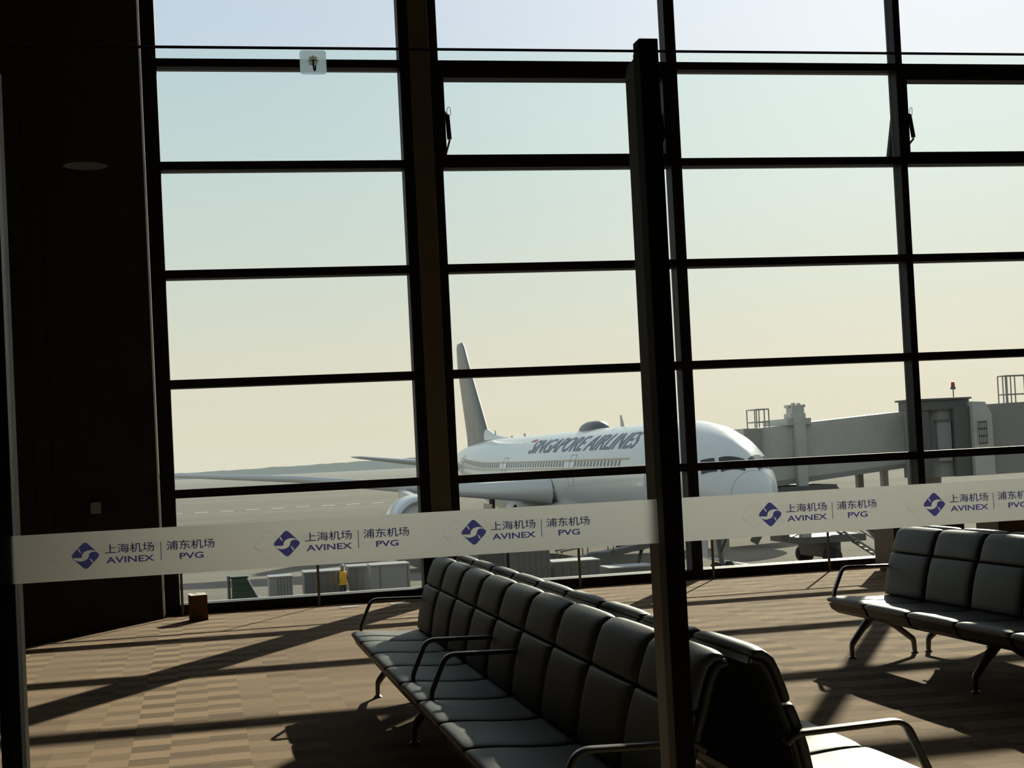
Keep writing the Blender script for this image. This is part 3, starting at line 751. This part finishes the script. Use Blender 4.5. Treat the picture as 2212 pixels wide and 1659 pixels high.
# belly fairing
bf = MB(); rr = []
for s_, k in ((22, .2), (24, .75), (27, 1), (34, 1), (39, .75), (42, .2)):
    rr.append([L((s_, 3.15*math.cos(a)*(.6 + .4*k), 3.1 + 1.25*k*math.sin(a))) for a in [2*PI*j/28 for j in range(28)]])
bf.loft(rr).build('belly_fairing', 'air_belly', AC, smooth=60)
def airfoil(le, chord, thick, y, z, n=12):
    up, lo = [], []
    for i in range(n + 1):
        t = .5*(1 - math.cos(PI*i/n)); y_ = 5*thick*(.2969*math.sqrt(t) - .126*t - .3516*t*t + .2843*t**3 - .1036*t**4)
        up.append((le + t*chord, y_)); lo.append((le + t*chord, -y_))
    pts = up + lo[1:-1][::-1]
    return [(a, y, z + b_*chord) for a, b_ in pts]
for sg in (1, -1):
    wm = MB()
    secs = [(25.6, 12.5, .135, 1.5, 4.35), (26.0, 11.6, .13, 2.9, 4.45), (28.9, 9.0, .11, 6.5, 4.62), (31.8, 6.8, .10, 11, 5.05), (36.1, 4.7, .095, 18, 5.95), (40.8, 3.1, .09, 25, 6.5), (43.2, 2.2, .085, 28, 6.75), (45.0, 1.2, .07, 29.4, 6.85), (46.6, .3, .06, 30.1, 6.9)]
    wm.loft([[L((a, sg*b_, c)) for a, b_, c in airfoil(*[q[0], q[1], q[2], q[3], q[4]])] for q in secs])
    wm.build('wing', 'air_grey', AC, smooth=50)
    lm = MB()
    for q0, q1 in zip(secs[1:7], secs[2:8]):
        pass
    lm.loft([[L((q[0] - .03 + .055*q[1]*(1 - math.cos(a)), sg*q[3], q[4] + .062*q[2]/.12*q[1]*math.sin(a))) for a in [-1.9 + 3.8*i/10 for i in range(11)]] for q in secs[1:8]], cap=False)
    lm.build('slat', 'air_lip', AC, smooth=60)
    sm = MB()
    secs = [(58.6, 5.8, .13, .8, 6.0), (59.5, 5.3, .13, 1.9, 6.15), (65.6, 2.2, .12, 9.3, 7.3), (66.6, .9, .09, 9.95, 7.38)]
    sm.loft([[L((a, sg*b_, c)) for a, b_, c in airfoil(*q)] for q in secs])
    sm.build('tailplane', 'air_grey', AC, smooth=50)
    # engine
    ec = (25.0, sg*11.4, 2.75)
    nac = MB(); prof_ = [(1.44, .35), (1.50, .08), (1.60, 0), (1.74, .10), (1.88, .7), (1.95, 1.8), (1.90, 3.2), (1.66, 4.6), (1.45, 5.1), (1.38, 5.1), (1.40, 3.5)]
    ctr = L(ec)
    nac.lathe(prof_, ctr, 'y', 40)
    no = nac.build('engine_nacelle', 'air_white', AC, smooth=50)
    lp = MB().loft([[(ctr[0] + r*math.cos(a), ctr[1] + h, ctr[2] + r*math.sin(a)) for a in [2*PI*k/40 for k in range(40)]] for r, h in ((1.42, .30), (1.495, .06), (1.60, -.02), (1.75, .09), (1.80, .28))], cap=False)
    lp.build('inlet_lip', 'air_lip', no, smooth=60)
    fanm = MB(); fanm.lathe([(.02, 0), (1.43, 0), (1.43, .05), (.02, .05)], (ctr[0], ctr[1] + .55, ctr[2]), 'y', 40); fanm.lathe([(.01, 0), (.2, .2), (.34, .5)], (ctr[0], ctr[1] + .15, ctr[2]), 'y', 24)
    fanm.build('fan', 'air_dark', no, smooth=40)
    py = MB().loft([[L((a, ec[1] + b_, c)) for a, b_, c in ((26.5, -.22, 4.55), (26.5, .22, 4.55), (32.5, .22, 4.95), (32.5, -.22, 4.95))], [L((a, ec[1] + b_, c)) for a, b_, c in ((26.9, -.22, 4.2), (26.9, .22, 4.2), (32.0, .22, 3.6), (32.0, -.22, 3.6))]])
    py.build('engine_pylon', 'air_white', AC, smooth=0)
    # main gear
    mg = MB(); g0 = (34.6, sg*4.9)
    mg.tube([L((34.4, sg*4.9, 4.2)), L((34.6, sg*4.9, .75))], .20, 14); mg.tube([L((33.9, sg*4.9, .70)), L((35.4, sg*4.9, .70))], .14, 10)
    mg.tube([L((34.5, sg*4.9, 1.9)), L((34.5, sg*3.2, 3.4))], .09, 8)
    for s_ in (33.9, 35.4): mg.tube([L((s_, sg*4.9 - .7, .7)), L((s_, sg*4.9 + .7, .7))], .09, 8)
    go = mg.build('main_gear', 'gse_grey', AC)
    for s_ in (33.9, 35.4):
        for dy in (-.62, .62):
            c = L((s_, sg*4.9 + dy, .685))
            MB().lathe([(.30, -.2), (.60, -.23), (.685, -.15), (.685, .15), (.60, .23), (.30, .2)], c, 'x', 28).build('wheel', 'rubber', go, smooth=50)
    MB().add([L((33.4, sg*5.3, 1.2)), L((35.8, sg*5.3, 1.2)), L((35.9, sg*5.1, 3.6)), L((33.3, sg*5.1, 3.6)), L((33.4, sg*5.36, 1.2)), L((35.8, sg*5.36, 1.2)), L((35.9, sg*5.16, 3.6)), L((33.3, sg*5.16, 3.6))],
             [(0, 1, 2, 3), (7, 6, 5, 4), (0, 4, 5, 1), (1, 5, 6, 2), (2, 6, 7, 3), (3, 7, 4, 0)]).build('gear_door', 'air_belly', AC, smooth=0)
fm = MB()
secs = [(54.6, 9.6, .10, 7.7), (55.6, 8.7, .10, 8.6), (62.0, 4.9, .095, 14.8), (63.6, 3.4, .09, 16.6), (64.4, 2.3, .07, 17.0)]
fm.loft([[L((a, b_, z)) for a, _, b_ in airfoil(le, ch, th, 0, 0)] for le, ch, th, z in secs])
fm.build('tail_fin', 'tail_blue', AC, smooth=50)
MB().loft([[L((s_, w_*math.cos(a), 8.16 + hh*max(0, math.sin(a)))) for a in [PI*k/10 for k in range(11)]] for s_, w_, hh in ((47.5, .03, .03), (50, .12, .14), (53, .22, .36), (55.5, .32, .8), (57, .35, 1.2))]).build('fin_fillet', 'air_white', AC, smooth=50)
# nose gear
ng = MB(); ng.tube([L((5.9, 0, 2.7)), L((5.5, 0, .6))], .13, 12); ng.tube([L((5.5, -.4, .52)), L((5.5, .4, .52))], .08, 8); ng.tube([L((4.4, 0, 2.6)), L((5.6, 0, 1.5))], .06, 8)
go = ng.build('nose_gear', 'gse_grey', AC)
for dy in (-.36, .36):
    MB().lathe([(.22, -.13), (.44, -.16), (.51, -.1), (.51, .1), (.44, .16), (.22, .13)], L((5.5, dy, .51)), 'x', 24).build('wheel', 'rubber', go, smooth=50)
for sg in (-1, 1):
    MB().box(L((5.9, sg*.55, 1.2)), L((8.0, sg*.60, 2.5))).build('gear_door', 'air_white', AC, smooth=0)
# antennas and radome on the roof
def blade(name, s, h, chord, sweep, thick=.05):
    z = fus_at(s)[2] - .05
    MB().loft([[L(p) for p in ((s, -thick, z), (s + chord, -thick, z), (s + chord, thick, z), (s, thick, z))], [L(p) for p in ((s + sweep, -thick*.4, z + h), (s + sweep + chord*.5, -thick*.4, z + h), (s + sweep + chord*.5, thick*.4, z + h), (s + sweep, thick*.4, z + h))]]).build(name, 'air_grey', AC, smooth=0)
blade('antenna', 20.0, .72, .45, .35); blade('antenna', 43.5, .28, .5, .2); blade('antenna', 47.5, .2, .5, .2); blade('antenna', 53.0, .8, .3, .3)
MB().loft([[L((s_, w_*math.cos(a), 8.10 + hh*max(-.05, math.sin(a)))) for a in [PI*k/14 for k in range(15)]] for s_, w_, hh in ((24.0, .1, .05), (24.3, .5, .40), (24.9, .70, .60), (26.6, .72, .62), (27.6, .55, .5), (28.3, .1, .05))]).build('satellite_radome', 'radome_grey', AC, smooth=50)
# patches that follow the skin: stripe, windows, doors, cockpit panes
def patch(name, pts, m, parent=AC, off=.012, n=6, side=1):
    """a quad given by four (station, angle) corners, laid over the skin"""
    a, b, c, d = [Vector(p) for p in pts]; mbp = MB(); vs = []
    for i in range(n + 1):
        for j in range(n + 1):
            p = a.lerp(b, i/n).lerp(d.lerp(c, i/n), j/n); ang = p.y if side > 0 else PI - p.y
            vs.append(fus_pt(p.x, ang, off))
    fs = [(i*(n + 1) + j, (i + 1)*(n + 1) + j, (i + 1)*(n + 1) + j + 1, i*(n + 1) + j + 1) for i in range(n) for j in range(n)]
    return mbp.add(vs, fs).build(name, m, parent, smooth=60)
vs = []; fs = []; nst = 60
for i in range(nst + 1):
    s_ = 11.2 + i*(57.5 - 11.2)/nst
    vs += [fus_pt(s_, .19, .008), fus_pt(s_, .395, .008)]
for i in range(nst): fs.append((2*i, 2*i + 2, 2*i + 3, 2*i + 1))
MB().add(vs, fs).build('stripe', 'air_band', AC, smooth=60, label='pale gold stripe along the cabin windows')
wmesh = None
for i in range(66):
    s_ = 12.6 + i*.66
    if abs(s_ - 22.2) < 1.0 or abs(s_ - 39.5) < 1.0: continue
    if s_ > 55: break
    patch('cabin_window', [(s_, .245), (s_ + .30, .245), (s_ + .30, .36), (s_, .36)], 'cabin_glass', AC, .016, 2)
for s_ in (7.9, 22.0, 39.3, 55.4):
    for e0, e1, a0, a1 in ((s_ - .55, s_ - .50, -.12, .52), (s_ + .50, s_ + .55, -.12, .52)):
        pass
    d = MB()
    P = [(s_ - .55, -.14), (s_ + .55, -.14), (s_ + .55, .50), (s_ - .55, .50), (s_ - .55, -.14)]
    for p, q in zip(P, P[1:]):
        d.tube([fus_pt(p[0] + (q[0] - p[0])*t/4, p[1] + (q[1] - p[1])*t/4, .004) for t in range(5)], .02, 5)
    d.build('cabin_door', 'air_grey', AC)
for sd_ in (1, -1):
    patch('cockpit_window', [(3.34, .64), (2.72, .87), (2.10, .63), (2.92, .37)], 'air_dark', AC, .03, 8, sd_)
    patch('cockpit_window', [(2.54, .95), (1.78, 1.52), (1.10, 1.28), (1.90, .68)], 'air_dark', AC, .03, 8, sd_)
rdm = MB().tube([fus_pt(1.05, 2*PI*k/40, .004) for k in range(41)], .012, 5); rdm.build('radome_seam', 'air_grey', AC)
# airline lettering on the starboard side
tv, tf = text_mesh('SINGAPORE AIRLINES', 1.0, shear=.22, bold=.012)
def refine(vs, fs, lim):
    bm = bmesh.new()
    bv = [bm.verts.new(v) for v in vs]
    for f in fs:
        try: bm.faces.new([bv[i] for i in f])
        except ValueError: pass
    for _ in range(8):
        lg = [e for e in bm.edges if e.calc_length() > lim]
        if not lg: break
        bmesh.ops.subdivide_edges(bm, edges=lg, cuts=1); bmesh.ops.triangulate(bm, faces=[f for f in bm.faces if len(f.verts) > 3])
    bm.verts.index_update()
    o = [v.co.copy() for v in bm.verts], [tuple(v.index for v in f.verts) for f in bm.faces]
    bm.free(); return o
tv, tf = refine(tv, tf, .12)
ax, bx_ = min(v.x for v in tv), max(v.x for v in tv); ay, by = min(v.y for v in tv), max(v.y for v in tv)
m = MB(); vs = [fus_pt(33.9 - (v.x - ax)/(bx_ - ax)*22.9, .58 + (v.y - ay)/(by - ay)*.42, .02) for v in tv]
m.add(vs, tf).build('lettering', 'air_text', AC, smooth=0)
patch('flag_mark', [(34.4, .95), (35.6, .95), (35.4, 1.05), (34.2, 1.05)], 'air_red')

# ================================================================== JET BRIDGE
JB = empty('jet_bridge', (34.0, 75.0, ZA)); tag(JB, 'grey passenger boarding bridge on a wheeled column beside the airliner nose', 'jet bridge')
def jb(a, b): return ((a[0] - 34.0, a[1] - 75.0, a[2] - ZA), (b[0] - 34.0, b[1] - 75.0, b[2] - ZA))
def jloc(p): return (p[0] - 34.0, p[1] - 75.0, p[2] - ZA)
tn = MB()
tn.loft([[jloc((28.9, y, z)) for y, z in ((74.6, -.62), (77.8, -.62), (77.8, 2.32), (74.6, 2.32))], [jloc((38.1, y, z)) for y, z in ((74.6, .08), (77.8, .08), (77.8, 2.90), (74.6, 2.90))]])
tn.build('tunnel', 'bridge_grey', JB, smooth=0)
tb = MB()
tb.loft([[jloc((28.9, y, z)) for y, z in ((74.5, -.92), (77.9, -.92), (77.9, -.62), (74.5, -.62))], [jloc((38.1, y, z)) for y, z in ((74.5, -.16), (77.9, -.16), (77.9, .08), (74.5, .08))]])
tb.build('tunnel_underframe', 'bridge_mid', JB, smooth=0)
cb = MB().box(*jb((28.35, 74.2, -1.0), (29.4, 78.4, 2.35))); cb.build('cab', 'bridge_mid', JB, smooth=0, bevel=.05)
ro = MB(); ro.lathe([(1.7, -.75), (1.7, 2.85), (1.6, 2.95), (.1, 3.0)], jloc((39.35, 74.3, 0)), 'z', 10); ro.build('rotunda', 'bridge_mid', JB, smooth=0)
MB().box(*jb((37.15, 72.5, 2.85), (40.55, 73.9, 3.38))).box(*jb((37.0, 72.4, 3.36), (40.65, 74.0, 3.46))).box(*jb((37.55, 72.58, -.75), (38.2, 73.6, 2.85))).build('rotunda_roof', 'bridge_dark', JB, smooth=0)
MB().box(*jb((39.5, 72.3, -.75), (40.45, 72.7, 2.95))).build('rotunda_panel', 'bridge_dark', JB, smooth=0)
d = MB().box(*jb((38.62, 72.5, .1), (39.42, 72.66, 2.2))).build('door', 'bridge_panel', JB, smooth=0)
MB().box(*jb((38.55, 72.45, 2.2), (39.5, 72.7, 2.3))).build('lintel', 'bridge_dark', d, smooth=0)
rt = MB().loft([[jloc((41.45, y, z)) for y, z in ((72.4, -.75), (76.2, -.75), (76.2, 3.02), (72.4, 3.02))], [jloc((75, y - 4, z)) for y, z in ((72.4, -.5), (76.2, -.5), (76.2, 3.6), (72.4, 3.6))]])
rt.build('fixed_walkway', 'bridge_mid', JB, smooth=0)
vp = MB(); vp.prism([(40.45 - 34, 3.2 - ZA), (41.2 - 34, 3.15 - ZA), (41.55 - 34, 2.5 - ZA), (41.6 - 34, -.75 - ZA), (40.45 - 34, -.75 - ZA)], 'y', 72.0 - 75, 72.4 - 75)
vp.build('vestibule', 'bridge_grey', JB, smooth=0)
g = MB().box(*jb((40.72, 71.93, .95), (41.16, 72.0, 2.1))).build('barred_window', 'box_white', JB, smooth=0)
gb = MB()
for k in range(5): gb.box(*jb((40.70 + k*.11, 71.9, .95), (40.74 + k*.11, 71.94, 2.1)))
for k in range(4): gb.box(*jb((40.68, 71.9, .93 + k*.38), (41.2, 71.94, .99 + k*.38)))
gb.build('bars', 'bridge_dark', g, smooth=0)
# beacon, cages, lifting column head
bc = MB().tube([jloc((40.1, 73.3, 3.5)), jloc((40.1, 73.3, 3.95))], .03, 8).build('beacon', 'bridge_dark', JB)
MB().lathe([(.16, 0), (.11, .14), (.11, .2)], jloc((40.1, 73.3, 3.93)), n=14).build('beacon_base', 'bridge_dark', bc)
MB().lathe([(.10, 0), (.10, .14), (.06, .21), (.01, .23)], jloc((40.1, 73.3, 4.12)), n=14).build('beacon_lens', 'beacon_red', bc)
def cage(x0, x1, z0, z1, y0=74.8, y1=76.2, r=.035, xs=()):
    c = MB()
    for x in (x0, *xs, x1):
        for y in (y0, y1): c.tube([jloc((x, y, z0)), jloc((x, y, z1))], r, 6)
    for z in (z1, z0 + (z1 - z0)*.32):
        for y in (y0, y1): c.tube([jloc((x0, y, z)), jloc((x1, y, z))], r, 6)
        for x in (x0, x1): c.tube([jloc((x, y0, z)), jloc((x, y1, z))], r, 6)
    c.build('guard_cage', 'bridge_mid', JB)
cage(29.35, 30.05, 2.35, 3.35, xs=(29.8,)); cage(43.3, 44.9, 3.05, 4.55, 73.4, 74.2, xs=(43.6, 43.85,))
lh = MB()
for a, b in (((30.9, 74.4, 2.4), (32.3, 77.9, 2.78)), ((31.15, 74.4, 2.7), (32.0, 75.4, 3.05)), ((31.25, 74.45, 3.0), (31.95, 75.3, 3.50)), ((31.1, 74.6, 3.36), (31.22, 75.2, 3.52)), ((31.98, 74.6, 3.36), (32.1, 75.2, 3.52)), ((31.4, 74.6, 3.5), (31.52, 75.0, 3.62)), ((31.7, 74.6, 3.5), (31.82, 75.0, 3.6))): lh.box(*jb(a, b))
lh.build('lifting_head', 'bridge_grey', JB, smooth=0, bevel=.03)
lc = MB()
for y in (74.2, 78.0): lc.box(*jb((31.3, y - .05, -3.6), (31.85, y + .35, 2.75)))
lc.build('lifting_column', 'bridge_grey', JB, smooth=0)
fr = MB(); fr.box(*jb((30.2, 74.0, -1.2), (33.4, 78.4, -.85)))
for x0, x1 in ((33.2, 35.6), (31.0, 30.3), (30.3, 28.6)): fr.tube([jloc((x0, 74.2, -1.0)), jloc((x1, 74.2, -3.7))], .24, 6)
for x in (32.6, 33.3): fr.tube([jloc((x, 77.5, -1.0)), jloc((x, 77.5, -3.6))], .08, 6)
fr.box(*jb((31.2, 74.0, -3.95), (34.9, 78.4, -3.6)))
fr.build('drive_frame', 'bridge_dark', JB, smooth=0)
bg_ = MB().box(*jb((32.6, 74.4, -4.75), (33.6, 77.8, -3.9))).build('bogie', 'bridge_dark', JB, smooth=0)
for y in (74.2, 77.9):
    MB().lathe([(.2, -.2), (.46, -.22), (.52, -.13), (.52, .13), (.46, .22), (.2, .2)], jloc((33.0, y, ZA + .52)), 'y', 28).build('wheel', 'rubber', bg_, smooth=50)
for x in (36.2, 37.7): MB().box(*jb((x - .16, 77.0, -1.4), (x + .16, 77.4, .05))).build('platform_post', 'bridge_mid', JB, smooth=0)
MB().box(*jb((35.5, 76.8, -1.75), (39.2, 78.6, -1.35))).build('service_platform', 'bridge_mid', JB, smooth=0)
stt = MB()
for y in (74.0, 74.9):
    stt.tube([jloc((33.6, y, -3.4)), jloc((36.2, y, ZA + .1))], .07, 6)
    stt.tube([jloc((33.6, y, -2.5)), jloc((36.2, y, ZA + 1.0))], .035, 6)
for k in range(9):
    t = (k + .5)/9; stt.box(*jb((33.6 + 2.6*t - .1, 74.0, -3.4 + (ZA + 3.5)*t - .02), (33.6 + 2.6*t + .12, 74.9, -3.4 + (ZA + 3.5)*t + .03)))
stt.build('service_stairs', 'bridge_mid', JB, smooth=0)
cv = MB(); cv.lathe([(.9, 0), (.9, 4.6)], jloc((38.9, 74.8, ZA)), n=20); cv.build('support_column', 'bridge_mid', JB)

# ================================================================== RAMP EQUIPMENT
def wheels(e, xs, ys, r=.22, wd=.09):
    me = MB().lathe([(r*.4, -wd*.8), (r*.9, -wd), (r, -wd*.6), (r, wd*.6), (r*.9, wd), (r*.4, wd*.8)], (0, 0, r), 'y', 18).mesh('wheel', 'rubber', 50)
    for x in xs:
        for y in ys: link('wheel', me, e).location = (x, y, 0)
def dolly(x, y, wv, bar, label, m='gse_white', dv=1.6):
    e = empty('cargo_dolly', (x, y, ZA)); tag(e, label, 'cargo dolly', 'cargo dollies on the apron')
    hw = wv/2
    MB().box((-hw, -dv/2, .38), (hw, dv/2, .52)).build('deck', 'gse_grey', e, smooth=0, bevel=.02)
    wheels(e, (-hw + .3, hw - .3), (-dv/2 + .15, dv/2 - .15))
    MB().tube([(-hw, 0, .42), (-hw - bar, 0, .35)], .04, 8).build('tow_bar', 'gse_grey', e)
    return e
def container(x, y, wv, h, label, m, dv=1.5, base=.52, ribs=5):
    e = empty('cargo_container', (x, y, ZA + base)); tag(e, label, 'cargo container', 'cargo containers on the apron')
    hw = wv/2
    c = MB(); c.prism([(-hw, .42), (-hw + .35, 0), (hw, 0), (hw, h), (-hw, h)], 'y', -dv/2, dv/2); c.build('body', m, e, smooth=0, bevel=.015)
    for k in range(ribs):
        xx = -hw + .4 + k*(wv - .5)/max(1, ribs - 1)
        MB().box((xx - .02, -dv/2 - .025, .05), (xx + .02, -dv/2, h - .04)).build('rib', 'gse_grey', e, smooth=0)
    MB().box((-hw - .02, -dv/2 - .03, h - .03), (hw + .02, dv/2 + .03, h + .03)).build('roof', 'gse_white', e, smooth=0)
    return e
dolly(3.42, 67.9, 1.1, .25, 'low cargo dolly hitched behind the dark green tractor'); container(3.42, 67.9, 1.05, 1.35, 'small pale container on the dolly behind the dark green tractor', 'gse_white', 1.3)
dolly(5.5, 67.7, 2.0, .4, 'cargo dolly that the worker in yellow stands on', dv=2.4); container(5.35, 68.1, 1.75, 1.45, 'pale container just left of the worker in yellow', 'gse_grey')
dolly(7.2, 70.0, 1.2, .3, 'cargo dolly just right of the worker in yellow'); container(7.2, 70.0, 1.1, 1.45, 'narrow pale container just right of the worker in yellow', 'gse_grey', ribs=3)
dolly(8.3, 67.4, 2.0, .3, 'cargo dolly under the largest pale container of the row'); container(8.3, 67.4, 1.75, 1.62, 'largest pale container, at the right end of the row near the worker', 'gse_white', ribs=2)
container(11.55, 60.2, 1.2, 3.2, 'tall dark grey container seen over the bench backs, right of the brown column', 'gse_dark', 2.0, .0, 2)
container(13.1, 60.2, 1.7, 3.3, 'tall light grey container with upright ribs left of the low dollies', 'gse_grey', 2.0, .0, 6)
dolly(15.25, 60.5, 2.1, .2, 'cargo dolly under the airliner belly, left one of two'); container(15.2, 60.5, 2.0, 1.75, 'low grey container under the airliner belly beside the tall ones', 'gse_grey')
dolly(17.7, 60.5, 2.2, .2, 'cargo dolly under the airliner belly beside the glass post'); container(17.6, 60.5, 2.0, 1.35, 'lowest grey container, under the airliner belly beside the glass post', 'gse_grey')

bl = empty('belt_loader', (19.7, 70.5, ZA)); tag(bl, 'dark belt loader with a sloping conveyor beside the airliner belly', 'belt loader')
MB().box((-2.6, -.9, .42), (2.6, .9, .95)).box((-2.6, -.9, .95), (-1.5, .2, 1.15)).build('chassis', 'gse_dark', bl, bevel=.04)
MB().prism([(-2.9, 1.25), (2.9, 2.05), (2.9, 2.32), (-2.9, 1.52)], 'y', -.45, .45).build('conveyor', 'gse_grey', bl, smooth=0)
for q in (-.5, .5):
    r = MB().tube([(-2.7, q, 2.0), (2.7, q, 2.75)], .04, 8)
    for k in range(5): r.tube([(-2.6 + k*1.3, q, 1.45 + k*.18), (-2.6 + k*1.3, q, 2.02 + k*.18)], .03, 6)
    r.build('side_rail', 'gse_grey', bl)
MB().box((-1.2, -.85, .95), (-.2, -.3, 1.9)).build('driver_stand', 'gse_grey', bl, bevel=.05)
for x in (-.9, 1.3): MB().tube([(x, 0, .9), (x + .3, 0, 1.5 + .14*x + .2)], .09, 8).build('lift_arm', 'gse_dark', bl)
wheels(bl, (-1.8, 1.8), (-.85, .85), .38, .13)

tg = empty('baggage_tractor', (1.75, 67.6, ZA)); tag(tg, 'dark green baggage tractor at the left end of the cargo train', 'tractor')
MB().prism([(-.75, .35), (-.75, 1.0), (-.5, 1.05), (-.5, 1.95), (.2, 1.95), (.62, 1.05), (.8, 1.0), (.8, .35)], 'y', -.6, .6).build('body', 'gse_green', tg, bevel=.05)
MB().box((-.76, -.61, .33), (.82, .61, .62)).build('skirt', 'gse_orange', tg, bevel=.02)
MB().prism([(.22, 1.92), (.62, 1.10), (.56, 1.10), (.16, 1.92)], 'y', -.64, .64).build('windscreen_frame', 'gse_white', tg, smooth=0)
MB().box((-.56, -.62, 1.95), (.26, .62, 2.02)).build('roof', 'gse_green', tg, bevel=.02)
MB().tube([(-.62, -.3, 1.0), (-.62, -.3, 2.05)], .07, 8).build('exhaust_pipe', 'gse_grey', tg)
wheels(tg, (-.45, .5), (-.5, .5), .3, .11)

# worker in a yellow vest
def person(x, y, z, rz, label):
    e = empty('person', (x, y, z), rz); tag(e, label, 'person')
    verts = [(0, 0, .95), (0, 0, 1.15), (0, 0, 1.38), (0, 0, 1.48), (0, .02, 1.58), (0, .03, 1.68),
             (.19, 0, 1.40), (.25, .03, 1.14), (.24, .12, .92), (-.19, 0, 1.40), (-.25, .03, 1.14), (-.24, .12, .92),
             (.10, 0, .88), (.11, .03, .48), (.11, -.03, .08), (.11, .12, .04), (-.10, 0, .88), (-.11, -.02, .48), (-.11, -.08, .08), (-.11, .07, .04)]
    edges = [(0, 1), (1, 2), (2, 3), (3, 4), (4, 5), (2, 6), (6, 7), (7, 8), (2, 9), (9, 10), (10, 11), (0, 12), (12, 13), (13, 14), (14, 15), (0, 16), (16, 17), (17, 18), (18, 19)]
    rad = [.15, .15, .15, .06, .095, .09, .07, .05, .04, .07, .05, .04, .10, .065, .05, .045, .10, .065, .05, .045]
    me = bpy.data.meshes.new('body'); me.from_pydata(verts, edges, []); me.materials.append(M['cloth_dark'])
    o = link('body', me, e)
    sk = o.modifiers.new('skin', 'SKIN'); ss = o.modifiers.new('sub', 'SUBSURF'); ss.levels = 2; ss.render_levels = 2
    for v, r in zip(me.skin_vertices[0].data, rad): v.radius = (r, r*.8)
    me.skin_vertices[0].data[0].use_root = True
    vest = MB(); vest.loft([[(a*math.cos(t), b*math.sin(t), z) for t in [2*PI*k/20 for k in range(20)]] for z, a, b in ((.84, .19, .15), (1.0, .20, .155), (1.25, .22, .16), (1.42, .20, .13), (1.47, .09, .09))])
    vest.build('vest', 'hi_vis', e, smooth=60)
    hd = MB(); hd.lathe([(.02, -.13), (.06, -.11), (.085, -.03), (.09, .04), (.07, .10), (.02, .125)], (0, .025, 1.62), n=18); hd.build('head', 'skin', e, smooth=60)
    MB().lathe([(.095, 0), (.098, .03), (.08, .09), (.03, .12)], (0, .015, 1.65), n=18).build('cap', 'gse_white', e, smooth=60)
    return e
person(6.15, 66.9, ZA + .52, math.radians(200), 'ground worker in a yellow vest and pale cap standing on a dolly between the containers')

# thin sea haze over the far airfield
hm = bpy.data.materials.new('haze'); hm.use_nodes = True; t = hm.node_tree; t.nodes.clear()
o = N(t, 'ShaderNodeOutputMaterial'); vs_ = N(t, 'ShaderNodeVolumeScatter'); vs_.inputs['Color'].default_value = (0.80, 0.92, 1.0, 1)
vs_.inputs['Density'].default_value = 0.0004; vs_.inputs['Anisotropy'].default_value = 0.0
t.links.new(vs_.outputs[0], o.inputs['Volume']); M['haze'] = hm
hz = MB().box((-900, 190, ZA + .05), (1500, 1480, ZA + 16)).build('haze', 'haze', smooth=0)
tag(hz, 'pale sea haze lying over the far side of the airfield', 'haze', kind='stuff')
